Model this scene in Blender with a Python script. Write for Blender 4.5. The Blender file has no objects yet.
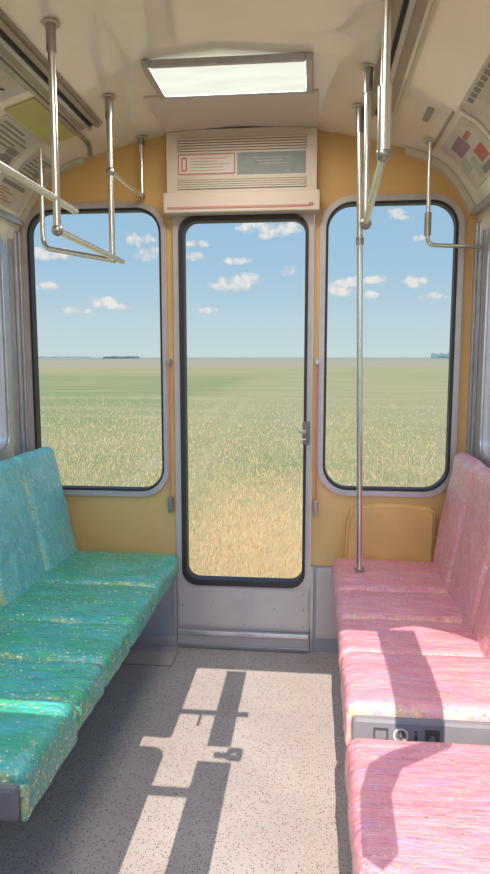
import bpy, bmesh, math, random
import numpy as np
from mathutils import Vector, Matrix, noise
C = bpy.context.scene.collection
SC = bpy.context.scene
random.seed(7)
PI = math.pi

# ------------------------------------------------------------ camera, sky, sun, exposure
F = 660.0
cd = bpy.data.cameras.new('camera'); cam = bpy.data.objects.new('camera', cd); C.objects.link(cam)
cam.location = (.35, -3.17, 1.46)
cam.rotation_euler = (PI/2 - .120624, 0, .103416)
cd.sensor_fit = 'VERTICAL'; cd.sensor_height = 24; cd.lens = F/874*24
cd.clip_start = .05; cd.clip_end = 6000
SC.camera = cam
SC.view_settings.view_transform = 'Standard'; SC.view_settings.look = 'None'
SC.view_settings.gamma = 1; SC.view_settings.use_curve_mapping = False
SC.view_settings.exposure = 0.58

def lin(r, g, b):
    f = lambda c: (c/255/12.92 if c/255 <= .04045 else ((c/255+.055)/1.055)**2.4)
    return (f(r), f(g), f(b), 1)

SUN_SLOPE = .74
sd = bpy.data.lights.new('sun', 'SUN'); sun = bpy.data.objects.new('sun', sd); C.objects.link(sun)
sd.energy = 4.4; sd.angle = math.radians(.15); sd.color = (1, .93, .80)
sdir = Vector((0, 1, -SUN_SLOPE)).normalized()
sun.rotation_euler = sdir.to_track_quat('-Z', 'Y').to_euler(); sun.location = (0, -6, 8)

class NT:
    def __init__(s, nt): s.nt = nt
    def n(s, t, **kw):
        d = s.nt.nodes.new(t)
        for k, v in kw.items():
            if hasattr(d, k): setattr(d, k, v)
        return d
    def l(s, a, b): s.nt.links.new(a, b)
    def put(s, sock, v):
        if isinstance(v, bpy.types.NodeSocket): s.l(v, sock)
        elif v is not None: sock.default_value = v
    def m(s, op, a, b=None, c=None, clamp=False):
        d = s.n('ShaderNodeMath', operation=op); d.use_clamp = clamp
        for i, v in enumerate((a, b, c)):
            if v is not None: s.put(d.inputs[i], v)
        return d.outputs[0]
    def vm(s, op, a, b=None):
        d = s.n('ShaderNodeVectorMath', operation=op)
        s.put(d.inputs[0], a)
        if b is not None: s.put(d.inputs[3 if op == 'SCALE' else 1], b)
        return d.outputs[1] if op in ('DOT_PRODUCT', 'LENGTH') else d.outputs[0]
    def mix(s, fac, a, b, blend='MIX'):
        d = s.n('ShaderNodeMix', data_type='RGBA', blend_type=blend)
        s.put(d.inputs[0], fac); s.put(d.inputs[6], a); s.put(d.inputs[7], b)
        return d.outputs[2]
    def sm(s, v, a, b):
        d = s.n('ShaderNodeMapRange', interpolation_type='SMOOTHSTEP')
        s.put(d.inputs[0], v); s.put(d.inputs[1], a); s.put(d.inputs[2], b)
        return d.outputs[0]
    def noise(s, vec, scale, detail=3, rough=.5):
        d = s.n('ShaderNodeTexNoise'); s.put(d.inputs['Vector'], vec)
        d.inputs['Scale'].default_value = scale; d.inputs['Detail'].default_value = detail
        d.inputs['Roughness'].default_value = rough
        return d.outputs[0]
    def scl(s, vec, v):
        d = s.n('ShaderNodeMapping'); s.l(vec, d.inputs[0]); d.inputs['Scale'].default_value = v
        return d.outputs[0]

# sky: summer haze gradient with small fair-weather cumulus
w = bpy.data.worlds.new('sky'); SC.world = w; w.use_nodes = True
w.node_tree.nodes.clear(); W = NT(w.node_tree)
tc = W.n('ShaderNodeTexCoord').outputs['Generated']
dirv = W.vm('NORMALIZE', tc)
sx = W.n('ShaderNodeSeparateXYZ'); W.l(dirv, sx.inputs[0])
hz = W.m('SQRT', W.m('ADD', W.m('MULTIPLY', sx.outputs[0], sx.outputs[0]), W.m('ADD', W.m('MULTIPLY', sx.outputs[1], sx.outputs[1]), 1e-5)))
V_ = W.m('DIVIDE', sx.outputs[2], hz)
U_ = W.m('ARCTAN2', sx.outputs[0], sx.outputs[1])
rp = W.n('ShaderNodeValToRGB'); W.l(W.m('MULTIPLY', V_, 2.0), rp.inputs[0])
el = rp.color_ramp.elements
el[0].position = 0; el[0].color = lin(204, 222, 224)
el[1].position = .12; el[1].color = lin(190, 215, 226)
for p_, c_ in ((.26, (168, 204, 228)), (.48, (154, 195, 227)), (1, (120, 166, 214))):
    e = el.new(p_); e.color = lin(*c_)
uv = W.n('ShaderNodeCombineXYZ'); W.l(U_, uv.inputs[0]); W.l(V_, uv.inputs[1])
nz = W.noise(uv.outputs[0], 42, 5, .6)
nz2 = W.noise(uv.outputs[0], 130, 3, .6)
clouds = [(-.064,.187,.052,.013),(-.115,.108,.036,.013),(-.098,.113,.018,.012),(-.111,.141,.022,.006),(-.177,.166,.018,.006),
 (-.180,.147,.018,.007),(-.041,.126,.013,.008),(-.163,.069,.020,.005),(-.254,.169,.020,.010),(-.248,.151,.020,.012),
 (-.391,.146,.045,.009),(-.392,.100,.022,.006),(-.309,.079,.022,.008),(-.288,.073,.022,.005),(.113,.204,.014,.008),
 (.044,.108,.026,.010),(.036,.096,.030,.008),(.091,.112,.020,.006),(.144,.107,.018,.009),(.168,.086,.022,.007),(-.352,.067,.02,.006),
 (.150,.168,.010,.006),(.07,.090,.03,.006),(.125,.198,.012,.004),
 (-.75,.13,.09,.03),(-1.2,.22,.12,.05),(.7,.16,.1,.04),(1.1,.12,.1,.03),(1.5,.25,.15,.06),(-1.7,.1,.12,.03),(2.4,.2,.2,.07),(-2.4,.3,.2,.09)]
m_ = None
for (u0, v0, a, b) in clouds:
    du = W.m('MULTIPLY', W.m('SUBTRACT', U_, u0), 1/a)
    dv = W.m('MULTIPLY', W.m('SUBTRACT', V_, v0), 1/b)
    k = W.m('SUBTRACT', 1.0, W.m('ADD', W.m('MULTIPLY', du, du), W.m('MULTIPLY', dv, dv)))
    m_ = k if m_ is None else W.m('MAXIMUM', m_, k)
m_ = W.m('MAXIMUM', m_, -1.6)
dens = W.m('ADD', W.m('MULTIPLY', m_, .7), W.m('ADD', W.m('MULTIPLY', W.m('SUBTRACT', nz, .5), 3.2), W.m('MULTIPLY', W.m('SUBTRACT', nz2, .5), .8)))
cl = W.m('MULTIPLY', W.sm(dens, -.12, .75), .85)
ccol = W.mix(W.sm(nz, .35, .62), lin(205, 212, 220), lin(250, 244, 236))
skyc = W.mix(cl, rp.outputs[0], ccol)
sund = W.vm('DOT_PRODUCT', dirv, tuple(-sdir))
glow = W.m('POWER', W.m('MAXIMUM', sund, 0.0), 6.0)          # the sky is brighter around the sun
stren = W.m('ADD', .655, W.m('MULTIPLY', glow, 7.0))
below = W.sm(sx.outputs[2], -.02, 0)
skyc = W.mix(below, lin(150, 150, 110), skyc)
bg = W.n('ShaderNodeBackground'); W.l(skyc, bg.inputs[0]); W.l(stren, bg.inputs[1])
wo = W.n('ShaderNodeOutputWorld'); W.l(bg.outputs[0], wo.inputs[0])

# ------------------------------------------------------------ materials
MATS = {}
def mat(name, col, rough=.5, metal=0, coat=0, var=0, vscale=8, bump=0, bscale=60, spec=.5, coatr=.05):
    if name in MATS: return MATS[name]
    mt = bpy.data.materials.new(name); mt.use_nodes = True; MATS[name] = mt
    N = NT(mt.node_tree); b = mt.node_tree.nodes['Principled BSDF']
    b.inputs['Roughness'].default_value = rough; b.inputs['Metallic'].default_value = metal
    b.inputs['Coat Weight'].default_value = coat; b.inputs['Coat Roughness'].default_value = coatr
    b.inputs['Specular IOR Level'].default_value = spec
    co = N.n('ShaderNodeTexCoord').outputs['Object']
    c = lin(*col)
    nzv = N.noise(co, vscale, 4)
    dark = tuple(x*(1-var) for x in c[:3]) + (1,); lite = tuple(min(1, x*(1+var)) for x in c[:3]) + (1,)
    N.l(N.mix(N.sm(nzv, .3, .7), dark, lite), b.inputs['Base Color'])
    if bump:
        bp = N.n('ShaderNodeBump'); bp.inputs['Strength'].default_value = bump; bp.inputs['Distance'].default_value = .01
        N.l(N.noise(co, bscale, 3), bp.inputs['Height']); N.l(bp.outputs[0], b.inputs['Normal'])
        if coat: N.l(bp.outputs[0], b.inputs['Coat Normal'])
    return mt
cream = mat('cream_laminate', (248, 240, 220), .2, coat=1, var=.04, vscale=2, bump=.06, bscale=3, coatr=.06)
cream_trim = mat('cream_trim', (214, 202, 178), .4, var=.04)
yellow = mat('yellow_paint', (222, 178, 114), .38, var=.05, vscale=3, coat=.2, coatr=.2)
greywall = mat('grey_paint', (170, 168, 174), .45, var=.06, vscale=5)
alu = mat('aluminium', (196, 192, 194), .34, metal=.75, var=.06, vscale=20)
alu_frame = mat('anodised_frame', (196, 184, 184), .42, metal=.35, var=.05, vscale=15)
chrome = mat('chrome', (232, 230, 226), .27, metal=1, var=.03)
chrome_dull = mat('dull_steel', (176, 172, 168), .32, metal=.9, var=.1, vscale=30)
rubber = mat('black_rubber', (50, 46, 48), .5, var=.1)
doorgrey = mat('door_grey', (196, 184, 182), .42, metal=.2, var=.06, vscale=6)
pink_bar = mat('pink_red_bar', (222, 132, 114), .35, coat=.3, var=.05)
pink_pale = mat('pale_red_strip', (206, 140, 124), .45)
pale_head = mat('header_cream', (222, 206, 190), .4, var=.03, vscale=3)
dark = mat('dark_slot', (60, 56, 52), .7)
slotgrey = mat('vent_grey', (128, 118, 106), .6)
ducta = mat('vent_channel', (170, 158, 140), .38, metal=.4, var=.05)
paper = mat('poster_paper', (214, 204, 190), .5, var=.08, vscale=9)
ink_red = mat('red_print', (200, 120, 110), .6)
ink_grey = mat('grey_print', (150, 142, 132), .6)
ink_purple = mat('purple_print', (166, 132, 144), .6)
ink_green = mat('green_print', (186, 192, 170), .6)
white_st = mat('white_sticker', (226, 214, 204), .5, var=.03)
grey_st = mat('grey_sticker', (146, 152, 152), .5, var=.06, vscale=25)
ochre = mat('ochre_panel', (204, 196, 122), .55, var=.04)
orange_pad = mat('orange_vinyl', (222, 176, 108), .35, coat=.3, var=.08, vscale=5)
basegrey = mat('seat_base_grey', (126, 122, 128), .45, var=.05)
blackp = mat('black_print', (72, 68, 72), .6)
darkwood = mat('distant_trees', (104, 124, 122), .9, var=.2, vscale=.05)
plasticw = mat('side_wall_panel', (216, 204, 184), .5, var=.04)

def glass(name='window_glass'):
    mt = bpy.data.materials.new(name); mt.use_nodes = True
    mt.node_tree.nodes.clear(); N = NT(mt.node_tree)
    tr = N.n('ShaderNodeBsdfTransparent'); tr.inputs[0].default_value = (.98, .98, .98, 1)
    gl = N.n('ShaderNodeBsdfGlossy'); gl.inputs['Roughness'].default_value = .02
    lw = N.n('ShaderNodeFresnel'); lw.inputs[0].default_value = 1.05
    mx = N.n('ShaderNodeMixShader'); N.l(lw.outputs[0], mx.inputs[0]); N.l(tr.outputs[0], mx.inputs[1]); N.l(gl.outputs[0], mx.inputs[2])
    o = N.n('ShaderNodeOutputMaterial'); N.l(mx.outputs[0], o.inputs[0]); return mt
GLASS = glass()

def emit(name, col, s):
    mt = bpy.data.materials.new(name); mt.use_nodes = True; mt.node_tree.nodes.clear(); N = NT(mt.node_tree)
    co = N.n('ShaderNodeTexCoord').outputs['Object']
    c = N.mix(N.sm(N.noise(N.scl(co, (1.2, 5, 1)), 3, 2), .25, .75), tuple(x*.86 for x in lin(*col)[:3])+(1,), lin(*col))
    e = N.n('ShaderNodeEmission'); N.l(c, e.inputs[0]); e.inputs[1].default_value = s
    o = N.n('ShaderNodeOutputMaterial'); N.l(e.outputs[0], o.inputs[0]); return mt

def floor_mat():
    mt = bpy.data.materials.new('speckled_linoleum'); mt.use_nodes = True
    N = NT(mt.node_tree); b = mt.node_tree.nodes['Principled BSDF']
    co = N.n('ShaderNodeTexCoord').outputs['Object']
    base = N.mix(N.sm(N.noise(co, 2.5, 5, .6), .3, .7), lin(180, 165, 160), lin(192, 178, 172))
    for sc_, thr, c in ((110, .32, (128, 98, 92)), (85, .28, (172, 134, 118)), (140, .28, (100, 86, 90))):
        v = N.n('ShaderNodeTexVoronoi'); N.l(co, v.inputs['Vector']); v.inputs['Scale'].default_value = sc_
        s_ = N.n('ShaderNodeSeparateColor'); N.l(v.outputs['Color'], s_.inputs[0])
        f = N.m('MULTIPLY', N.sm(v.outputs['Distance'], thr, thr-.08), N.m('GREATER_THAN', s_.outputs[0], .55))
        base = N.mix(f, base, lin(*c))
    N.l(base, b.inputs['Base Color']); b.inputs['Roughness'].default_value = .5
    return mt

def wrap_mat(name, ca, cb, cc, gold, deep, band=.6):
    """vinyl seat wrapped in creased glitter film"""
    mt = bpy.data.materials.new(name); mt.use_nodes = True
    N = NT(mt.node_tree); b = mt.node_tree.nodes['Principled BSDF']
    co = N.n('ShaderNodeTexCoord').outputs['Object']
    at = N.n('ShaderNodeAttribute'); at.attribute_name = 'fold'
    fold = at.outputs['Fac']
    n1 = N.noise(N.scl(co, (1.4, 3.2, 2)), 3.4, 4, .6)
    n2 = N.noise(N.scl(co, (2, 9, 4)), 3.4, 4, .6)
    base = N.mix(N.sm(n1, .40, .60), lin(*ca), lin(*cb))
    base = N.mix(N.m('MULTIPLY', N.sm(n2, .52, .66), .8), base, lin(*cc))
    base = N.mix(N.m('MULTIPLY', N.sm(N.noise(N.scl(co, (3, 14, 7)), 5, 4, .65), .48, .68), .7), base, lin(*deep))
    clus = N.sm(N.noise(co, 8, 3, .6), .38, .70)
    core = N.m('MULTIPLY', N.sm(fold, .35, .95), N.sm(N.noise(co, 22, 3, .6), .35, .6))
    base = N.mix(N.m('MULTIPLY', core, band), base, lin(*gold))
    fsum = None; jit = None
    for sc_, t0, amt in ((170, .94, .15), (95, .965, .10)):
        v = N.n('ShaderNodeTexVoronoi'); N.l(co, v.inputs['Vector']); v.inputs['Scale'].default_value = sc_
        s_ = N.n('ShaderNodeSeparateColor'); N.l(v.outputs['Color'], s_.inputs[0])
        thr = N.m('SUBTRACT', t0, N.m('ADD', N.m('MULTIPLY', clus, amt), N.m('MULTIPLY', core, .40)))
        fl = N.m('MULTIPLY', N.m('GREATER_THAN', s_.outputs[0], thr), N.sm(v.outputs['Distance'], .55, .25))
        base = N.mix(fl, base, N.mix(s_.outputs[1], lin(*gold), lin(255, 248, 220)))
        j = N.vm('SCALE', N.vm('SUBTRACT', v.outputs['Color'], (.5, .5, .5)), N.m('MULTIPLY', fl, 1.2))
        jit = j if jit is None else N.vm('ADD', jit, j)
        fsum = fl if fsum is None else N.m('MAXIMUM', fsum, fl)
    N.l(base, b.inputs['Base Color'])
    b.inputs['Roughness'].default_value = .36; b.inputs['Specular IOR Level'].default_value = .5
    b.inputs['Coat Weight'].default_value = .5; b.inputs['Coat Roughness'].default_value = .16
    N.l(N.m('MULTIPLY', fsum, .5), b.inputs['Metallic'])
    h = N.m('ADD', N.m('MULTIPLY', N.noise(N.scl(co, (3, 16, 9)), 3.2, 5, .65), 1.0), N.m('MULTIPLY', N.noise(co, 26, 4, .6), .5))
    bp = N.n('ShaderNodeBump'); bp.inputs['Strength'].default_value = .6; bp.inputs['Distance'].default_value = .012
    N.l(h, bp.inputs['Height'])
    N.l(N.vm('NORMALIZE', N.vm('ADD', bp.outputs[0], jit)), b.inputs['Normal']); N.l(bp.outputs[0], b.inputs['Coat Normal'])
    return mt
WRAP_G = wrap_mat('green_glitter_wrap', (62, 172, 136), (78, 178, 182), (74, 190, 108), (252, 236, 150), (30, 116, 104), .95)
WRAP_B = wrap_mat('blue_green_glitter_wrap', (112, 198, 206), (84, 172, 176), (134, 214, 220), (206, 212, 140), (62, 150, 152))
WRAP_P = wrap_mat('pink_glitter_wrap', (214, 116, 126), (212, 122, 140), (202, 124, 156), (250, 190, 112), (192, 100, 112), .55)
WRAP_R = wrap_mat('rose_glitter_wrap', (232, 160, 168), (222, 146, 152), (232, 182, 194), (248, 206, 160), (206, 126, 130))

WRAP_G = wrap_mat('green_glitter_wrap', (72, 178, 146), (86, 188, 184), (80, 204, 128), (232, 214, 110), (44, 140, 132))
WRAP_B = wrap_mat('blue_green_glitter_wrap', (122, 206, 212), (104, 194, 200), (140, 220, 222), (200, 206, 130), (76, 168, 176))
WRAP_P = wrap_mat('pink_glitter_wrap', (238, 150, 162), (242, 166, 176), (228, 156, 188), (255, 212, 150), (220, 130, 146))
WRAP_R = wrap_mat('rose_glitter_wrap', (236, 166, 174), (232, 156, 164), (238, 188, 198), (248, 206, 160), (220, 140, 146))

def ground_mat():
    mt = bpy.data.materials.new('field_ground'); mt.use_nodes = True
    N = NT(mt.node_tree); b = mt.node_tree.nodes['Principled BSDF']
    co = N.n('ShaderNodeTexCoord').outputs['Object']
    s = N.n('ShaderNodeSeparateXYZ'); N.l(co, s.inputs[0]); X, Y = s.outputs[0], s.outputs[1]
    olive, straw, green = lin(122, 120, 82), lin(150, 132, 98), lin(110, 120, 76)
    n = N.noise(co, .35, 6, .65); nf = N.noise(co, 5, 4, .7)
    base = N.mix(N.sm(N.m('ADD', N.m('MULTIPLY', n, .55), N.m('MULTIPLY', nf, .45)), .40, .60), olive, straw)
    # dry patch behind the door
    cx = N.m('ADD', N.m('MULTIPLY', Y, -.03), .1)
    dd = N.m('DIVIDE', N.m('ABSOLUTE', N.m('SUBTRACT', X, cx)), N.m('ADD', N.m('MULTIPLY', Y, .05), 1.5))
    dry = N.m('MULTIPLY', N.sm(N.m('ADD', dd, N.m('MULTIPLY', N.m('SUBTRACT', n, .5), 1.2)), 1.25, .55), N.sm(Y, 16, 7))
    base = N.mix(dry, base, lin(178, 148, 106))
    # far bands and the green strip
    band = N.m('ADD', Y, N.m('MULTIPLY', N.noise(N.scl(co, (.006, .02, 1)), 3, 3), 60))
    base = N.mix(N.sm(band, 45, 75), base, N.mix(N.noise(N.scl(co, (.02, .1, 1)), 1, 4), lin(132, 124, 84), lin(150, 136, 98)))
    gp = N.m('MULTIPLY', N.sm(N.m('ADD', X, N.m('MULTIPLY', n, 5)), -3, -8), N.m('MULTIPLY', N.sm(N.m('ADD', Y, N.m('MULTIPLY', n, 12)), 24, 32), N.sm(Y, 130, 80)))
    base = N.mix(N.m('MULTIPLY', gp, .6), base, green)
    base = N.mix(N.m('MULTIPLY', N.sm(N.noise(N.scl(co, (.05, .25, 1)), 1.2, 6, .7), .45, .65), N.m('MULTIPLY', N.sm(Y, 12, 40), .55)), base, lin(160, 142, 104))
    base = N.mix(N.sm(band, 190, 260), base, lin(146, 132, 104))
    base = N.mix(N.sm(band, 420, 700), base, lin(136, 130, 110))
    # wheel track
    tx = N.m('SUBTRACT', X, N.m('ADD', N.m('MULTIPLY', Y, -.058), -2.6))
    for off in (-.7, .7):
        tr = N.sm(N.m('ABSOLUTE', N.m('ADD', N.m('ADD', tx, off), N.m('MULTIPLY', N.m('SUBTRACT', n, .5), .5))), .34, .12)
        base = N.mix(N.m('MULTIPLY', N.m('MULTIPLY', tr, .25), N.sm(Y, 60, 30)), base, lin(166, 150, 112))
    N.l(base, b.inputs['Base Color']); b.inputs['Roughness'].default_value = .95; b.inputs['Specular IOR Level'].default_value = .1
    bp = N.n('ShaderNodeBump'); bp.inputs['Strength'].default_value = .5; bp.inputs['Distance'].default_value = .08
    N.l(nf, bp.inputs['Height']); N.l(bp.outputs[0], b.inputs['Normal'])
    return mt

def blade_mat(name, a, c):
    mt = bpy.data.materials.new(name); mt.use_nodes = True
    N = NT(mt.node_tree); b = mt.node_tree.nodes['Principled BSDF']
    co = N.n('ShaderNodeTexCoord').outputs['Object']
    N.l(N.mix(N.noise(co, 3, 4, .7), lin(*a), lin(*c)), b.inputs['Base Color'])
    b.inputs['Roughness'].default_value = .8; b.inputs['Specular IOR Level'].default_value = .2
    return mt

# ------------------------------------------------------------ mesh helpers
def link(name, me, m, parent=None):
    o = bpy.data.objects.new(name, me); C.objects.link(o)
    if m is not None:
        for mm in (m if isinstance(m, (list, tuple)) else [m]): me.materials.append(mm)
    if parent is not None:
        o.parent = parent
        wl = Vector((0, 0, 0)); p = parent
        while p is not None: wl += p.location; p = p.parent
        me.transform(Matrix.Translation(-wl))
    return o
def obj(name, bm, m, parent=None, smooth=False):
    bmesh.ops.recalc_face_normals(bm, faces=bm.faces[:])
    if smooth:
        for f in bm.faces: f.smooth = True
    me = bpy.data.meshes.new(name); bm.to_mesh(me); bm.free()
    if smooth:
        try: me.set_sharp_from_angle(angle=math.radians(40))
        except Exception: pass
    return link(name, me, m, parent)
def tag(o, label, cat, group=None, kind=None):
    o['label'] = label; o['category'] = cat
    if group: o['group'] = group
    if kind: o['kind'] = kind
    return o
def thing(name, label, cat, loc, group=None):
    o = bpy.data.objects.new(name, None); C.objects.link(o); o.location = loc; o.empty_display_size = .05
    return tag(o, label, cat, group)
def structure(o, label=None):
    o['kind'] = 'structure'
    if label: o['label'] = label
    return o
def box(bm, x0, x1, y0, y1, z0, z1, bev=0):
    r = bmesh.ops.create_cube(bm, size=1); vs = r['verts']
    for v in vs:
        v.co = Vector((x0+(v.co.x+.5)*(x1-x0), y0+(v.co.y+.5)*(y1-y0), z0+(v.co.z+.5)*(z1-z0)))
    if bev:
        es = list({e for v in vs for e in v.link_edges})
        bmesh.ops.bevel(bm, geom=es, offset=bev, segments=2, affect='EDGES', profile=.5)
    return bm
def tube(bm, pts, r, seg=14):
    pts = [Vector(p) for p in pts]; rings = []; n = len(pts)
    ref = None
    for i, p in enumerate(pts):
        d = (pts[min(i+1, n-1)] - pts[max(i-1, 0)]).normalized()
        if ref is None: ref = d.orthogonal().normalized()
        a = (ref - d*ref.dot(d)).normalized(); b = d.cross(a); ref = a
        rings.append([bm.verts.new(p + (a*math.cos(t)+b*math.sin(t))*r) for t in [2*PI*k/seg for k in range(seg)]])
    for i in range(n-1):
        for k in range(seg):
            bm.faces.new((rings[i][k], rings[i][(k+1) % seg], rings[i+1][(k+1) % seg], rings[i+1][k]))
    bm.faces.new(rings[0]); bm.faces.new(rings[-1])
    return bm
def bend(a, b, c, r=.05, n=6):
    a, b, c = Vector(a), Vector(b), Vector(c)
    p = b + (a-b).normalized()*r; q = b + (c-b).normalized()*r
    return [a] + [p*(1-t)**2 + b*2*t*(1-t) + q*t*t for t in [i/n for i in range(n+1)]] + [c]
def rrect(x0, x1, z0, z1, r, n=8):
    pts = []
    for cx, cz, a0 in ((x1-r, z1-r, 0), (x0+r, z1-r, PI/2), (x0+r, z0+r, PI), (x1-r, z0+r, 1.5*PI)):
        for i in range(n+1):
            a = a0 + PI/2*i/n; pts.append((cx+r*math.cos(a), cz+r*math.sin(a)))
    return pts
def ring(bm, out, inn, y0, y1):
    """frame between two outlines of the same length, in the XZ plane, from y0 to y1"""
    n = len(out); R = []
    for pts, y in ((out, y0), (inn, y0), (inn, y1), (out, y1)):
        R.append([bm.verts.new((p[0], y, p[1])) for p in pts])
    for a in range(4):
        A, B = R[a], R[(a+1) % 4]
        for k in range(n):
            bm.faces.new((A[k], A[(k+1) % n], B[(k+1) % n], B[k]))
    return bm
def plate(bm, outline, y0, y1, holes=()):
    """slab in XZ with holes"""
    edges = []
    for lp in [outline]+list(holes):
        vs = [bm.verts.new((p[0], y0, p[1])) for p in lp]
        edges += [bm.edges.new((vs[i], vs[(i+1) % len(vs)])) for i in range(len(vs))]
    r = bmesh.ops.triangle_fill(bm, use_beauty=True, use_dissolve=False, edges=edges)
    fs = [g for g in r['geom'] if isinstance(g, bmesh.types.BMFace)]
    ex = bmesh.ops.extrude_face_region(bm, geom=fs)
    bmesh.ops.translate(bm, vec=(0, y1-y0, 0), verts=[g for g in ex['geom'] if isinstance(g, bmesh.types.BMVert)])
    return bm
def rot_to_side(bm, xw):
    """XZ work at plane y -> side wall: (x,y,z) -> (xw + y*sign, x, z)"""
    s = 1 if xw > 0 else -1
    for v in bm.verts: v.co = Vector((xw + s*v.co.y, v.co.x, v.co.z))
    return bm
def pad(name, x0, x1, y0, y1, z0, z1, r, m, parent, puff=.01, seed=0, cuts=(22, 22, 6), tilt=0, pivot=None, fold=None, wr=.004):
    """rounded, wrinkled cushion"""
    bm = bmesh.new()
    nx, ny, nz_ = cuts
    hx, hy, hz_ = (x1-x0)/2, (y1-y0)/2, (z1-z0)/2
    c = Vector(((x0+x1)/2, (y0+y1)/2, (z0+z1)/2)); h = Vector((hx, hy, hz_))
    vm = {}
    def V(i, j, k):
        if (i, j, k) in vm: return vm[i, j, k]
        f = lambda t, n: math.copysign(1-(1-abs(2*t/n-1))**1.25, 2*t/n-1)
        u = Vector((f(i, nx), f(j, ny), f(k, nz_)))
        q = Vector((u.x*hx, u.y*hy, u.z*hz_))
        cc = Vector([max(-(h[a]-r), min(h[a]-r, q[a])) for a in range(3)])
        d = q - cc
        if d.length > 1e-9: q = cc + d.normalized()*r
        q.z += puff*(1-u.x*u.x)*(1-u.y*u.y)*(1 if u.z > 0 else 0)
        if hx < hz_: q.x += puff*(1-u.z*u.z)*(1-u.y*u.y)*(1 if u.x > 0 else -1)
        p = q + c
        wv = noise.noise(Vector((p.x*5+seed, p.y*26, p.z*10)))*wr + noise.noise(Vector((p.x*9+seed, p.y*9, p.z*9+3)))*wr
        if d.length > 1e-9: p += d.normalized()*wv
        else: p.z += wv
        vm[i, j, k] = bm.verts.new(p); return vm[i, j, k]
    def face(*ix):
        try: bm.faces.new([V(*t) for t in ix])
        except ValueError: pass
    for i in range(nx):
        for j in range(ny):
            for k in (0, nz_): face((i, j, k), (i+1, j, k), (i+1, j+1, k), (i, j+1, k))
    for i in range(nx):
        for k in range(nz_):
            for j in (0, ny): face((i, j, k), (i+1, j, k), (i+1, j, k+1), (i, j, k+1))
    for j in range(ny):
        for k in range(nz_):
            for i in (0, nx): face((i, j, k), (i, j+1, k), (i, j+1, k+1), (i, j, k+1))
    lay = bm.verts.layers.float.new('fold')
    for v in bm.verts:
        a = 0
        if fold:
            dy = min(v.co.y-y0, y1-v.co.y)
            a = max(0, 1-max(dy, 0)/fold)**1.5 * (.6+1.1*abs(noise.noise(Vector((v.co.x*6, seed, v.co.y*3)))))
        v[lay] = min(1, a)
    if tilt:
        bmesh.ops.rotate(bm, cent=pivot, matrix=Matrix.Rotation(tilt, 3, 'Y'), verts=bm.verts[:])
    return obj(name, bm, m, parent, smooth=True)

# ------------------------------------------------------------ vehicle shell
XS = [0, .36, .46, .69, .83, .93, .99, 1.035, 1.065, 1.09, 1.1]
ZS = [2.50, 2.485, 2.468, 2.41, 2.365, 2.305, 2.235, 2.165, 2.11, 2.04, 1.98]
SS = [0]
for i in range(1, len(XS)): SS.append(SS[-1]+math.hypot(XS[i]-XS[i-1], ZS[i]-ZS[i-1]))
def cove(s, off=0):
    """point on the ceiling section at signed arc length s, moved off metres into the room"""
    sg = 1 if s >= 0 else -1; a = abs(s)
    x = float(np.interp(a, SS, XS)); z = float(np.interp(a, SS, ZS))
    x2 = float(np.interp(a+.02, SS, XS)); z2 = float(np.interp(a+.02, SS, ZS))
    x1 = float(np.interp(max(0, a-.02), SS, XS)); z1 = float(np.interp(max(0, a-.02), SS, ZS))
    t = Vector((x2-x1, z2-z1)).normalized(); n = Vector((t.y, -t.x))
    return sg*(x+n.x*off), z+n.y*off
YF, YR = -3.35, 0.0
def cove_sheet(bm, s0, s1, y0, y1, off0, off1, n=10, skew=0):
    """thin curved slab lying on the ceiling section"""
    g = []
    for off in (off0, off1):
        row = []
        for i in range(n+1):
            s = s0+(s1-s0)*i/n; x, z = cove(s, off)
            row.append((bm.verts.new((x, y0+skew*i/n, z)), bm.verts.new((x, y1+skew*i/n, z))))
        g.append(row)
    for k in (0, 1):
        for i in range(n): bm.faces.new((g[k][i][0], g[k][i+1][0], g[k][i+1][1], g[k][i][1]))
    for i in range(n):
        for e in (0, 1): bm.faces.new((g[0][i][e], g[0][i+1][e], g[1][i+1][e], g[1][i][e]))
    for i in (0, n): bm.faces.new((g[0][i][0], g[0][i][1], g[1][i][1], g[1][i][0]))
    return bm

bm = box(bmesh.new(), -1.13, 1.13, YF-.05, .05, -.06, 0)
structure(obj('floor', bm, floor_mat()), 'pale speckled linoleum aisle floor with long shadows')
bm = cove_sheet(bmesh.new(), -SS[-1], SS[-1], YF-.05, .05, 0, -.03, n=70)
structure(obj('ceiling', bm, cream, smooth=True), 'glossy cream laminate ceiling curving down to the sides')

def section(zb):
    o = [(-1.1, zb)]+[(-x, z) for x, z in zip(XS[::-1], ZS[::-1])]+[(x, z) for x, z in zip(XS[1:], ZS[1:])]+[(1.1, zb)]
    return o
LW = (-1.030, -.388, .805, 2.152, .11)      # rear left glass
RW = (.408, .985, .832, 2.156, .11)         # rear right glass
def grow(w, d): return rrect(w[0]-d, w[1]+d, w[2]-d, w[3]+d, w[4]+d)
notch = [(.345, .44), (.345, 2.17), (-.322, 2.17), (-.322, .44)]
bm = plate(bmesh.new(), section(.44)+notch, 0, .05, [grow(LW, .022), grow(RW, .022)])
structure(obj('wall_rear', bm, yellow), 'yellow orange painted rear wall around windows and door')
bm = box(bmesh.new(), -1.1, -.322, -.006, .05, 0, .438); box(bm, .345, 1.1, -.006, .05, 0, .438)
br = structure(obj('baseboard_rear', bm, greywall), 'grey lower panel of the rear wall')
bm = box(bmesh.new(), -1.09, -.325, -.02, -.0065, 0, .05, .003)
obj('skirting', bm, alu_frame, br)
bm = box(bmesh.new(), .375, .56, -.014, -.0065, .07, .43, .003)
obj('access_panel', bm, doorgrey, br)

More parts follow.
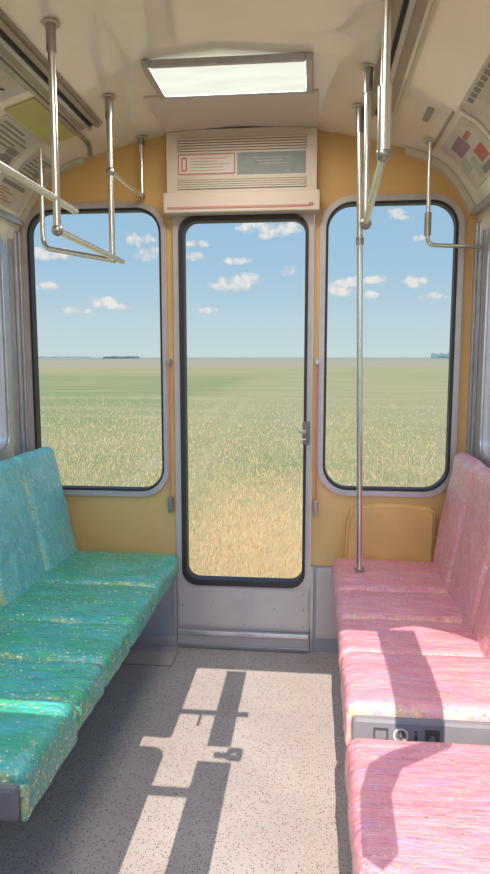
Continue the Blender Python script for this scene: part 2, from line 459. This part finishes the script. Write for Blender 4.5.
# side walls with their windows
def side_wall(sg, name, nwin):
    xw = 1.1*sg
    wins = [(-1.36, -.16), (-2.72, -1.50), (-3.3, -2.86)]
    holes = [rrect(a, b, 1.0, 1.99, .08) for a, b in wins]
    bm = plate(bmesh.new(), [(YF-.05, 0), (.05, 0), (.05, 1.99+.03), (YF-.05, 1.99+.03)], 0, .05, holes)
    structure(obj(name, rot_to_side(bm, xw), plasticw))
    for k, (a, b) in enumerate(wins):
        bm = ring(bmesh.new(), rrect(a-.025, b+.025, .975, 2.015, .1), rrect(a+.03, b-.03, 1.03, 1.96, .065), -.018, .03)
        wn = structure(obj('window_%d' % (nwin+k), rot_to_side(bm, xw), alu))
        bm = ring(bmesh.new(), rrect(a+.03, b-.03, 1.03, 1.96, .065), rrect(a+.04, b-.04, 1.04, 1.95, .055), -.008, .028)
        obj('gasket', rot_to_side(bm, xw), alu_frame, wn)
        bm = plate(bmesh.new(), rrect(a+.04, b-.04, 1.04, 1.95, .055), .012, .018)
        obj('pane', rot_to_side(bm, xw), GLASS, wn)
side_wall(-1, 'wall_left', 3); side_wall(1, 'wall_right', 6)
# corner posts between rear wall and side windows
for k, sg in enumerate((-1, 1)):
    bm = bmesh.new()
    for a, b, d in ((1.0935, 1.1, .11), (1.078, 1.0935, .05), (1.066, 1.078, .03)):
        box(bm, min(sg*a, sg*b), max(sg*a, sg*b), -d, -.0005, .44, 2.06, .003)
    structure(obj('trim_%d' % (k+1), bm, alu), 'ribbed aluminium corner post')
# cove trim along the rear wall
bm = cove_sheet(bmesh.new(), -1.20, -.76, -.035, -.0005, .002, .022, n=24); 
structure(obj('trim_3', bm, cream_trim, smooth=True), 'cream edge strip between ceiling and rear wall, left')
bm = cove_sheet(bmesh.new(), .76, 1.20, -.045, -.0005, .002, .030, n=24)
structure(obj('trim_4', bm, cream_trim, smooth=True), 'cream edge strip between ceiling and rear wall, right')

# front end behind the viewer, opening and added sun masks shaped for the aisle shadows
bm = plate(bmesh.new(), section(0), 0, -.04, [
    [(-.95, 1.1), (1.0, 1.1), (1.0, 2.17), (.93, 2.27), (.85, 2.33), (.71, 2.375), (.58, 2.33), (-.95, 2.33)]])
for v in bm.verts: v.co.y += YF
structure(obj('wall_front', bm, plasticw))
maskm = mat('sun_mask_grey', (120, 116, 112), .7)  # for the added shapes that block the sun
t = thing('window_blind', 'added unseen grey panels blocking sun at the left of the front opening', 'blind', (-.55, YF-.055, 1.1))  # invented panels out of view, placed to shade the left of the aisle
bm = plate(bmesh.new(), rrect(-.97, -.18, 1.925, 2.345, .015), YF-.075, YF-.045); obj('upper_mask', bm, maskm, t)
bm = plate(bmesh.new(), rrect(-.97, -.185, 1.05, 1.857, .05), YF-.075, YF-.045); obj('lower_mask', bm, maskm, t)
t = thing('sun_mask_bars', 'added unseen grey bars casting the strip shadow along the aisle', 'sun mask', (.01, YF-.06, 1.05))  # invented bars out of view, shaped after the strip shadow on the floor
bm = box(bmesh.new(), -.035, .055, YF-.112, YF-.082, 1.925, 2.35); obj('upper_mask_bar', bm, maskm, t)
bm = box(bmesh.new(), -.055, .07, YF-.112, YF-.082, 1.08, 1.835, .004); obj('lower_mask_bar', bm, maskm, t)
bm = box(bmesh.new(), -.2, .1, YF-.108, YF-.085, 2.08, 2.092); box(bm, -.10, -.088, YF-.108, YF-.085, 2.02, 2.085); obj('mask_crossbar', bm, maskm, t)
bm = box(bmesh.new(), -.2, -.03, YF-.108, YF-.085, 1.70, 1.722); obj('mask_crossbar', bm, maskm, t)
bm = ring(bmesh.new(), rrect(.045, .105, 1.86, 1.905, .015), rrect(.06, .09, 1.872, 1.893, .006), YF-.108, YF-.085); box(bm, .0, .05, YF-.108, YF-.085, 1.868, 1.88); obj('mask_ring', bm, maskm, t)
t = thing('sun_mask_cutout', 'added unseen grey cut-out casting the shadow on the pink seats', 'mirror', (.6, YF-.08, 1.9))  # invented outline out of view, shaped after the shadow on the right seats
bm = plate(bmesh.new(), [(.58, 2.35), (.58, 1.93), (.62, 1.88), (.71, 1.88), (.71, 2.35)], YF-.09, YF-.05); obj('mask_strip', bm, maskm, t)
bm = plate(bmesh.new(), [(.455, 1.58), (.49, 1.555), (.525, 1.59), (.53, 1.72), (.565, 1.79), (.70, 1.865), (.70, 1.876), (.55, 1.812), (.49, 1.77), (.462, 1.69)], YF-.09, YF-.05); obj('mask_hook', bm, maskm, t)

# rear windows
def rear_window(name, wv, label):
    o = ring(bmesh.new(), grow(wv, .036), grow(wv, .010), -.014, .03)
    wn = structure(obj(name, o, alu_frame), label)
    bm = ring(bmesh.new(), grow(wv, .010), grow(wv, -.002), -.006, .045); obj('gasket', bm, rubber, wn)
    bm = plate(bmesh.new(), grow(wv, .004), .030, .035); obj('pane', bm, GLASS, wn)
rear_window('window_1', LW, 'rounded window left of the rear door')
rear_window('window_2', RW, 'rounded window right of the rear door')

# rear door
d = bmesh.new()
ring(d, rrect(-.320, .343, .10, 2.165, .012), rrect(-.292, .318, .328, 2.115, .075), -.018, .03)
door = structure(obj('door_1', d, doorgrey), 'grey rear door with tall rounded window')
g = ring(bmesh.new(), rrect(-.292, .318, .328, 2.115, .075), rrect(-.268, .304, .358, 2.09, .06), -.026, .035); obj('gasket', g, rubber, door)
g = plate(bmesh.new(), rrect(-.280, .311, .335, 2.10, .065), .026, .031); obj('pane', g, GLASS, door)
g = box(bmesh.new(), -.316, .339, -.024, -.0185, .115, .318, .002); obj('kick_plate', g, doorgrey, door)
for zz in (.13, .22, .298):
    for xx in (-.29, -.15, .02, .17, .312):
        if zz == .22 and xx in (.02,): xx = .06
        g = bmesh.new(); bmesh.ops.create_uvsphere(g, u_segments=8, v_segments=6, radius=.0045)
        for v in g.verts: v.co = Vector((v.co.x+xx, v.co.y*.5-.0245, v.co.z+zz))
        obj('rivet', g, chrome_dull, door, smooth=True)
lk = obj('lock', box(bmesh.new(), .300, .334, -.046, -.0265, 1.045, 1.155, .004), slotgrey, door)
obj('lock_bolt', box(bmesh.new(), .285, .318, -.062, -.0465, 1.10, 1.118, .003), chrome_dull, lk)
obj('lock_lever', tube(bmesh.new(), [(.315, -.05, 1.075), (.315, -.07, 1.075), (.287, -.074, 1.068)], .005), chrome_dull, lk)
# threshold
bm = box(bmesh.new(), -.322, .345, -.03, .05, 0, .098, .004)
th = structure(obj('trim_5', bm, doorgrey), 'grey door threshold step')
obj('step_edge', box(bmesh.new(), -.318, .341, -.046, -.0305, .075, .1, .004), alu, th)
obj('step_lip', box(bmesh.new(), -.318, .341, -.036, -.0305, .004, .022, .002), chrome_dull, th)
for k, (a, b) in enumerate(((-.342, -.322), (.345, .362))):
    structure(obj('trim_%d' % (6+k), box(bmesh.new(), a, b, -.016, -.0065, .0, .437, .002), alu_frame), 'door post strip')

# ------------------------------------------------------------ header over the door
t = thing('ventilation_header', 'cream ventilation box with louvres and stickers above the door', 'vent', (0, -.05, 2.11))
o1 = bmesh.new(); plate(o1, [(-.332, 2.208), (.352, 2.208), (.352, 2.472), (.2, 2.482), (-.2, 2.482), (-.332, 2.472)], -.075, -.0005)
body = obj('body', o1, pale_head, t)
lb = bmesh.new(); box(lb, -.347, .368, -.095, -.0005, 2.115, 2.205, .006); led = obj('ledge', lb, pale_head, t)
obj('pink_strip', box(bmesh.new(), -.327, .325, -.098, -.0955, 2.131, 2.141, .001), pink_pale, led)
obj('name_plate', box(bmesh.new(), .318, .338, -.099, -.0955, 2.135, 2.147), ink_grey, led)
for nm, z0, z1 in (('upper_louvre', 2.387, 2.445), ('lower_louvre', 2.222, 2.270)):
    lv = obj(nm, box(bmesh.new(), -.280, .305, -.078, -.0755, z0, z1), slotgrey, t)
    for k in range(5):
        zz = z0 + (z1-z0)*(k+.5)/5
        obj('louvre_slat', box(bmesh.new(), -.278, .303, -.083, -.0785, zz-.0036, zz+.0030), pale_head, lv)
st = obj('red_framed_sticker', box(bmesh.new(), -.280, -.014, -.0775, -.0755, 2.284, 2.378), white_st, t)
o = ring(bmesh.new(), rrect(-.278, -.016, 2.286, 2.376, .003, 1), rrect(-.274, -.020, 2.291, 2.371, .002, 1), -.079, -.0776); obj('red_border', o, ink_red, st)
for k in range(5):
    obj('printed_line', box(bmesh.new(), -.222, -.222+(.17, .12, .18, .15, .16)[k], -.0785, -.0776, 2.354-k*.013, 2.3562-k*.013), ink_red if k in (0, 4) else ink_grey, st)
obj('red_pictogram', ring(bmesh.new(), rrect(-.263, -.237, 2.30, 2.362, .008), rrect(-.257, -.243, 2.307, 2.355, .005), -.0785, -.0776), ink_red, st)
st = obj('grey_sticker', box(bmesh.new(), -.006, .303, -.0775, -.0755, 2.282, 2.376), grey_st, t)
for k in range(3):
    obj('printed_line', box(bmesh.new(), .07+.01*k, .07+(.17, .13, .15)[k], -.0785, -.0776, 2.352-k*.013, 2.3535-k*.013), white_st, st)

structure(obj('trim_10', cove_sheet(bmesh.new(), -.335, .355, -.47, -.076, .0005, .010, n=8), pale_head), 'flat cover panel in the ceiling between lamp and header')
# ------------------------------------------------------------ ceiling lamps
LAMP = emit('lamp_diffuser', (246, 250, 232), .72)
def lamp(y0, y1, label, power):
    t = thing('ceiling_lamp', label, 'lamp', (.035, (y0+y1)/2, 2.486), 'flat lamps along the ceiling')
    bm = bmesh.new(); zt, zb = 2.486, 2.462
    for (a, b, c, e) in ((-.262, -.236, y0, y1), (.308, .334, y0, y1), (-.236, .308, y0, y0+.02), (-.236, .308, y1-.02, y1)):
        box(bm, a, b, c, e, zb, zt, .003)
    obj('frame', bm, alu, t)
    obj('diffuser', box(bmesh.new(), -.236, .308, y0+.02, y1-.02, zb+.008, zb+.018), LAMP, t)
    ld = bpy.data.lights.new('lamp_light', 'AREA'); ld.shape = 'RECTANGLE'; ld.size = .54; ld.size_y = abs(y1-y0)-.04
    ld.energy = power; ld.color = (1, .95, .86)
    lo = bpy.data.objects.new('lamp_light', ld); C.objects.link(lo); lo.parent = t; lo.location = (0, 0, zb+.006-2.486)
lamp(-.785, -.49, 'lit flat ceiling lamp nearest the rear door', 4)
lamp(-2.05, -1.70, 'added unseen fill lamp in the middle of the car', 5)  # extra lamp out of view, added to brighten the interior
lamp(-3.15, -2.80, 'added unseen fill lamp at the front end', 5)  # another added lamp behind the camera, for fill

# ceiling channels
def channel(sg, label):
    t = thing('ceiling_vent', label, 'vent', (sg*.6, -1.7, 2.43), 'long vent channels beside the ceiling lamps')
    S = lambda a, b: (a, b) if sg > 0 else (-b, -a)
    y0, y1 = -3.3, -.33
    obj('channel', cove_sheet(bmesh.new(), *S(.555, .655), y0, y1, .0005, .010, n=3), ducta, t)
    obj('slot', cove_sheet(bmesh.new(), *S(.590, .604), y0+.02, y1-.02, .0105, .0125, n=2), dark, t)
    obj('flange', cove_sheet(bmesh.new(), *S(.606, .622), y0, y1, .0105, .024, n=2), alu, t)
    obj('flange', cove_sheet(bmesh.new(), *S(.568, .587), y0, y1, .0105, .020, n=2), ducta, t)
    t2 = thing('ceiling_rail', label.replace('vent channel', 'metal poster rail'), 'rail', (sg*.675, -1.7, 2.41), 'poster rails along the ceiling')
    obj('rail', cove_sheet(bmesh.new(), *S(.668, .682), y0, -.16, .0005, .016, n=2), chrome_dull if sg < 0 else cream_trim, t2)
    if sg < 0: obj('end_clip', box(bmesh.new(), -.676, -.660, -.16, -.13, 2.355, 2.405, .002), chrome_dull, t2)
channel(-1, 'vent channel in the ceiling above the green seats')
channel(1, 'vent channel in the ceiling above the pink seats')
# ochre hatch and posters in the cove
o = cove_sheet(bmesh.new(), -.82, -.695, -.70, -.28, .001, .006, n=8)
tag(obj('ceiling_hatch', o, ochre, smooth=True), 'plain ochre panel in the left ceiling cove', 'panel')
def poster(s0, s1, y0, y1, label, blocks, m=paper):
    t = obj('advert_poster', cove_sheet(bmesh.new(), s0, s1, y0, y1, .0008, .003, n=8), m)
    tag(t, label, 'poster', 'posters in the ceiling coves')
    for (a, b, c, e, mm) in blocks:
        obj('printed_block', cove_sheet(bmesh.new(), s0+(s1-s0)*a, s0+(s1-s0)*b, y0+(y1-y0)*c, y0+(y1-y0)*e, .0034, .0042, n=4), mm, t)
rows = lambda mm, n=6, a0=.1, a1=.9, c0=.1, c1=.9: [(a0+(a1-a0)*k/n, a0+(a1-a0)*(k+.45)/n, c0, c1-(k*37 % 5)*.07, mm) for k in range(n)]
poster(-1.17, -1.03, -.36, -.06, 'white poster with red lettering in the left cove', rows(ink_red, 5, .15, .6, .12, .6)+[(.66, .8, .1, .8, ink_grey)])
poster(-1.02, -.87, -.27, -.05, 'small printed notice below the ochre panel, nearest rear wall', rows(ink_grey, 6)+[(.2, .4, .6, .85, ink_grey)])
poster(-1.03, -.83, -.66, -.33, 'grey printed notice left of the ochre panel', rows(ink_grey, 8, .1, .95)+[(.15, .5, .65, .9, ink_grey)])
poster(-1.17, -1.04, -.80, -.40, 'pale poster at the lower left cove edge', rows(ink_grey, 6, .2, .7)+[(.2, .6, .6, .85, ink_purple)])
poster(-.80, -.695, -1.35, -.76, 'cream printed notice before the ochre panel', rows(ink_green, 2, .2, .8, .05, .5))
poster(-1.03, -.83, -1.30, -.70, 'long pale poster in the left cove', rows(ink_grey, 8, .1, .9))
poster(.90, 1.13, -.56, -.15, 'poster with purple figures in the right cove', [(.14, .42, .42, .8, ink_purple), (.2, .3, .2, .4, ink_red), (.5, .75, .15, .42, ink_red), (.55, .9, .5, .66, ink_green), (.45, .7, .7, .9, ink_green), (.8, .93, .12, .5, ink_grey)])
poster(.875, 1.10, -1.12, -.62, 'large lettered poster in the right cove, farther from the rear', [(.06, .16, .06+.09*k, .06+.09*k+.06, ink_grey) for k in range(9)]+[(.24, .32, .1, .5, ink_grey), (.40, .48, .1, .62, ink_grey), (.56, .92, .15, .8, ink_green)])
for yy, nm in ((-.135, 'a'), (-.595, 'b')):
    pass
obj_ = cove_sheet(bmesh.new(), .88, 1.15, -.612, -.600, .001, .007, n=8)
tag(obj('poster_clip', obj_, cream_trim), 'pale clip strip between the two right posters', 'strip')
obj_ = cove_sheet(bmesh.new(), .862, .872, -.56, -.13, .001, .008, n=2)
tag(obj('poster_clip', obj_, ducta), 'grey clip strip above the purple figure poster', 'strip')
tag(obj('ceiling_socket', cove_sheet(bmesh.new(), .775, .80, -.52, -.39, .001, .006, n=2), ducta), 'small grey slot plate in the right ceiling', 'socket')
bm = tube(bmesh.new(), [(cove(-.77-.05*math.sin(k*.5), .008)[0], -1.15+k*.045, cove(-.77-.05*math.sin(k*.5), .008)[1]) for k in range(8)], .003, 8)
tag(obj('loose_cable', bm, blackp, smooth=True), 'thin dark cable loose on the left ceiling', 'cable')
# wall plates where cove meets the side windows
for k, sg in enumerate((-1, 1)):
    bm = box(bmesh.new(), min(sg*1.040, sg*1.066), max(sg*1.040, sg*1.066), -3.3, -.05, 2.082, 2.112, .004)
    structure(obj('trim_%d' % (8+k), bm, alu), 'metal strip above the side windows')

# ------------------------------------------------------------ handrails
R_ = .0118
def zc(x): return float(np.interp(abs(x), XS, ZS))
def flange(t, x, y):
    z = zc(x)
    bm = bmesh.new(); bmesh.ops.create_cone(bm, cap_ends=True, segments=20, radius1=.030, radius2=.030, depth=.003)
    for v in bm.verts: v.co += Vector((x, y, z-.005))
    obj('ceiling_flange', bm, cream_trim, t, smooth=True)
def hanger(t, x, y, z, r=R_, top=None, sleeve=.08):
    zt = top or zc(x)-.006
    obj('hanger', tube(bmesh.new(), [(x, y, zt), (x, y, z)], r), chrome, t, smooth=True)
    if sleeve: obj('sleeve', tube(bmesh.new(), [(x, y, zt), (x, y, zt-sleeve)], r*1.3), chrome_dull, t, smooth=True)
def joint(t, x, y, z, r=.022):
    bm = bmesh.new(); bmesh.ops.create_uvsphere(bm, u_segments=14, v_segments=10, radius=r)
    for v in bm.verts: v.co += Vector((x, y, z))
    obj('joint', bm, chrome_dull, t, smooth=True)
xl = -.457
t = thing('overhead_handrail', 'steel overhead handrail hanging above the green seats', 'handrail', (xl, -1.1, 2.46))
hanger(t, xl, -1.105, 1.852); flange(t, xl, -1.105)
hanger(t, xl, -.53, 1.845); flange(t, xl, -.53)
hanger(t, xl, -.045, 2.205, r=.011, sleeve=.03); flange(t, xl, -.045)
hanger(t, xl, -2.3, 1.951); flange(t, xl, -2.3)
obj('rail', tube(bmesh.new(), [(xl, -1.115, 1.855), (xl, -.39, 1.858)], .011), chrome, t, smooth=True)
obj('rail', tube(bmesh.new(), [(xl, -.53, 2.188), (xl, -.04, 2.205)], .010), chrome, t, smooth=True)
obj('rail', tube(bmesh.new(), [(xl-.005, -2.31, 1.951), (xl-.005, -.924, 1.951)], .0115), chrome, t, smooth=True)
obj('rail', tube(bmesh.new(), bend((-.838, -.30, 2.352), (-.838, -.30, 1.936), (xl, -.50, 1.848), .05), .0105), chrome, t, smooth=True)
joint(t, xl, -.53, 2.185, .019); joint(t, xl, -.045, 2.205, .016); joint(t, xl, -1.105, 1.855, .018)
xr = .525
t = thing('overhead_handrail', 'steel overhead handrail hanging above the pink seats', 'handrail', (xr, -1.3, 2.45))
hanger(t, xr, -1.335, 1.985); flange(t, xr, -1.335)
obj('sleeve', tube(bmesh.new(), [(xr, -1.335, 2.155), (xr, -1.335, 1.995)], .018), chrome, t, smooth=True)
hanger(t, xr, -.735, 1.925); flange(t, xr, -.735)
obj('sleeve', tube(bmesh.new(), [(xr, -.735, 2.10), (xr, -.735, 1.94)], .016), chrome, t, smooth=True)
obj('rail', tube(bmesh.new(), [(xr, -1.34, 1.985), (xr, -.73, 1.928)], .012), chrome, t, smooth=True)
joint(t, xr, -.735, 1.927, .021); joint(t, xr, -1.335, 1.988, .02)
t = thing('corner_handrail', 'thin steel handrail bent across the right rear window corner', 'handrail', (.826, -.2, 2.36))
obj('rail', tube(bmesh.new(), bend((.826, -.2, zc(.826)-.004), (.826, -.2, 1.936), (1.078, -.075, 1.945), .04), .009), chrome, t, smooth=True)
obj('sleeve', tube(bmesh.new(), [(.826, -.2, 2.07), (.826, -.2, 1.975)], .0145), chrome_dull, t, smooth=True)
flange(t, .826, -.2)
t = thing('vertical_pole', 'tall steel pole from the ceiling to the pink seat', 'pole', (.562, -.29, .52))
P0, P1 = Vector((.520, -.37, zc(.52)-.006)), Vector((.562, -.29, .522))
obj('pole', tube(bmesh.new(), [P0, P1], .0125), chrome, t, smooth=True)
for f0, f1 in ((0, .05), (.26, .275)):
    obj('collar', tube(bmesh.new(), [P0.lerp(P1, f0), P0.lerp(P1, f1)], .0165), chrome_dull, t, smooth=True)
obj('foot', tube(bmesh.new(), [P1+Vector((0, 0, .008)), P1], .022), chrome_dull, t, smooth=True)
flange(t, .520, -.37)

# pink grab bars on both sides of the door
for x, lab in ((-.345, 'thin pink red bar on the wall left of the door'), (.366, 'thin pink red bar on the wall right of the door')):
    t = thing('grab_bar', lab, 'grab bar', (x, 0, .72), 'pink red bars flanking the door')
    obj('bar', tube(bmesh.new(), [(x, -.032, .73), (x, -.032, 1.43)], .005), pink_bar, t, smooth=True)
    obj('bracket', box(bmesh.new(), x-.010, x+.010, -.042, -.0005, 1.425, 1.45, .002), chrome_dull, t)
    obj('bracket', box(bmesh.new(), x-.011, x+.011, -.042, -.0005, .70, .775, .002), chrome_dull, t)

# ------------------------------------------------------------ seats
def bench(side, xf, xj, ybounds, ybacks, label, wrap, backwrap, pict=False, backs=True, zt=.51):
    """side -1 left / +1 right; xf front edge, xj seat/backrest line (absolute values)"""
    S = lambda a, b: (a, b) if side > 0 else (-b, -a)
    y1, y0 = ybounds[0], ybounds[-1]
    t = thing('bench_seat', label, 'seat', (side*(xf+xj)/2, (y0+y1)/2, 0), 'film wrapped bench seats along the walls')
    x0, x1 = S(xf+.018, 1.08)
    bs = obj('base_tray', box(bmesh.new(), x0, x1, y0-.012, y1-.01, zt-.105, zt-.018, .012), basegrey, t)
    if pict:
        yp = y0-.0128
        X0 = side*xf; zc_ = zt-.062
        pl = lambda out: plate(bmesh.new(), out, yp, yp-.001)
        obj('pictogram', ring(bmesh.new(), rrect(X0+.075, X0+.115, zc_-.019, zc_+.019, .004), rrect(X0+.080, X0+.110, zc_-.013, zc_+.012, .003), yp, yp-.001), blackp, bs)
        obj('pictogram', ring(bmesh.new(), rrect(X0+.128, X0+.168, zc_-.02, zc_+.02, .0195), rrect(X0+.132, X0+.164, zc_-.016, zc_+.016, .0155), yp, yp-.001), white_st, bs)
        o = plate(bmesh.new(), rrect(X0+.139, X0+.145, zc_-.008, zc_+.013, .002, 2), yp, yp-.001); plate(o, rrect(X0+.151, X0+.157, zc_-.008, zc_+.013, .002, 2), yp, yp-.001); plate(o, rrect(X0+.1452, X0+.1508, zc_-.012, zc_-.004, .002, 2), yp, yp-.001)
        obj('pictogram', o, blackp, bs)
        o = plate(bmesh.new(), rrect(X0+.184, X0+.192, zc_-.018, zc_+.004, .003, 2), yp, yp-.001); plate(o, rrect(X0+.184, X0+.192, zc_+.008, zc_+.016, .0038, 3), yp, yp-.001)
        obj('pictogram', o, blackp, bs)
        o = plate(bmesh.new(), [(X0+.212, zc_-.02), (X0+.250, zc_-.02), (X0+.250, zc_+.02), (X0+.212, zc_+.02)], yp, yp-.001, [[(X0+.222, zc_-.012), (X0+.240, zc_-.012), (X0+.236, zc_+.004), (X0+.228, zc_+.004)]])
        obj('pictogram', o, blackp, bs)
    for k in range(len(ybounds)-1):
        a, b = ybounds[k+1]+.002, ybounds[k]-.002
        xa, xb = S(xf, xj+.06)
        pad('seat_cushion', xa, xb, a, b, zt-.115 if k < len(ybounds)-2 else zt-.055, zt, .036, wrap, t, puff=.004, seed=k*7.3+side, cuts=(30, 24, 8), fold=.055)
    if len(ybounds) > 2:   # skirt of film over the front edge of the last cushion
        a, b = ybounds[-1]+.004, ybounds[-2]-.002
        xa, xb = S(xf+.002, xf+.02)
        pad('film_skirt', xa, xb, a, b, zt-.115, zt-.02, .008, wrap, t, puff=0, seed=4, cuts=(4, 20, 8), fold=.05)
    if backs:
        for k in range(len(ybacks)-1):
            a, b = ybacks[k+1]+.003, ybacks[k]-.003
            xa, xb = S(xj+.005, xj+.085)
            pad('backrest', xa, xb, a, b, zt-.06, zt+.53, .034, backwrap, t, puff=.006, seed=k*5.1+side*3, cuts=(8, 24, 32), tilt=side*math.radians(9.5 if side > 0 else 12), pivot=(side*xj, 0, zt-.04), fold=.05)
    for yy in (y1-.25, y0+.25):
        obj('support', box(bmesh.new(), *S(xj+.06, xj+.10), yy-.02, yy+.02, 0, zt-.105, .004), basegrey, t)
bench(-1, .29, .80, [-.075, -.54, -.94, -1.24, -1.50, -1.835], [-.04, -.43, -.85, -1.27, -1.70], 'long bench wrapped in green glitter film', WRAP_G, WRAP_B)
bench(1, .447, .895, [-.06, -.50, -.80, -1.11, -1.455], [-.09, -.47, -.89, -1.35], 'long bench wrapped in pink glitter film', WRAP_P, WRAP_R, pict=True)
bench(1, .44, .895, [-1.565, -2.06, -2.5], [-1.66, -2.06, -2.46], 'near pink wrapped seat closest to the viewer', WRAP_P, WRAP_R)

# padded box below the right window, hatch in the floor
bm = plate(bmesh.new(), [(.505, .455), (.93, .455), (.93, .735), (.90, .755), (.80, .768), (.66, .768), (.57, .755), (.535, .73), (.515, .66)], -.055, -.0005)
bmesh.ops.bevel(bm, geom=[e for e in bm.edges if abs(e.verts[0].co.y+.055) < 1e-4 and abs(e.verts[1].co.y+.055) < 1e-4 and len(e.link_faces) == 2 and e.calc_face_angle(0) > .5], offset=.015, segments=3, affect='EDGES')
tag(obj('wall_pad', bm, orange_pad), 'orange padded cover on the wall beneath the right window', 'pad')
bm = box(bmesh.new(), -.575, -.30, -.245, -.085, .0005, .004, .001)
t = tag(obj('floor_hatch', bm, mat('hatch_frame', (150, 140, 132), .5)), 'flat hatch in the floor under the far end of the green bench', 'hatch')
obj('hatch_lid', box(bmesh.new(), -.565, -.31, -.235, -.095, .0042, .0055), mat('hatch_lid', (190, 178, 166), .5, var=.05), t)

# ------------------------------------------------------------ the field
GZ = -1.56
gm = bpy.data.meshes.new('field')
gm.from_pydata([(-4000, -40, GZ), (4000, -40, GZ), (4000, 5000, GZ), (-4000, 5000, GZ)], [], [(0, 1, 2, 3)])
structure(link('ground', gm, ground_mat()), 'flat dry grass field reaching to the horizon')
rng = np.random.default_rng(3)
def blades(name, n, dry, m, label, hmax):
    Y = 3.0-np.log(1-rng.random(n)*.98)*11
    X = (rng.random(n)*2-1)*(Y+3.6)*.62
    lane = np.abs(X-(.1-.03*Y))/(1.5+.05*Y)
    pd = np.clip(1.3-lane, 0, 1)*np.clip((15-Y)/7, 0, 1)
    keep = rng.random(n) < ((.3+.7*pd) if dry else (.95-.75*pd))
    tx = X-(-.058*Y-2.6)
    keep &= ~((np.abs(np.abs(tx)-.7) < .22) & (rng.random(n) < .5))
    X, Y = X[keep], Y[keep]; n = len(X)
    h = hmax*(.35+.65*rng.random(n)); wd = .0035+.0006*np.clip(Y-3, 0, 20)
    a = rng.random(n)*2*PI; lean = .5*h
    bx, by = np.cos(a)*wd, np.sin(a)*wd*.5
    lx, ly = (rng.random(n)-.5)*lean*1.6, (rng.random(n)-.5)*lean*1.6
    v = np.empty((n, 3, 3))
    v[:, 0] = np.stack([X-bx, Y-by, np.full(n, GZ)], 1); v[:, 1] = np.stack([X+bx, Y+by, np.full(n, GZ)], 1)
    v[:, 2] = np.stack([X+lx, Y+ly, GZ+h], 1)
    me = bpy.data.meshes.new(name); me.from_pydata(v.reshape(-1, 3).tolist(), [], np.arange(n*3).reshape(-1, 3).tolist())
    tag(link(name, me, m), label, 'grass', kind='stuff')
blades('dry_grass', 110000, True, blade_mat('dry_blades', (188, 156, 112), (166, 132, 92)), 'dry straw coloured grass behind the tram', .13)
blades('green_grass', 100000, False, blade_mat('green_blades', (118, 118, 78), (146, 134, 96)), 'olive green grass across the field', .12)
def tree_line(x0, x1, y, h, label):
    bm = bmesh.new(); n = 60
    for i in range(n):
        x = x0+(x1-x0)*(i+.5)/n
        r = bmesh.ops.create_icosphere(bm, subdivisions=1, radius=1)
        hh = h*(.6+.5*random.random())
        for v in r['verts']: v.co = Vector((x+v.co.x*(x1-x0)/n*1.4, y+v.co.y*12, GZ+max(0, v.co.z+.5)*hh*.67))
    tag(obj('tree_line', bm, darkwood, smooth=True), label, 'trees', 'tree belts on the horizon')
tree_line(-420, -350, 1300, 5, 'thin dark tree belt on the horizon seen through the left window')
tree_line(260, 420, 1500, 12, 'distant tree belt on the horizon at the right window')
tree_line(-1500, -900, 2600, 6, 'long faint tree belt far behind the left window')
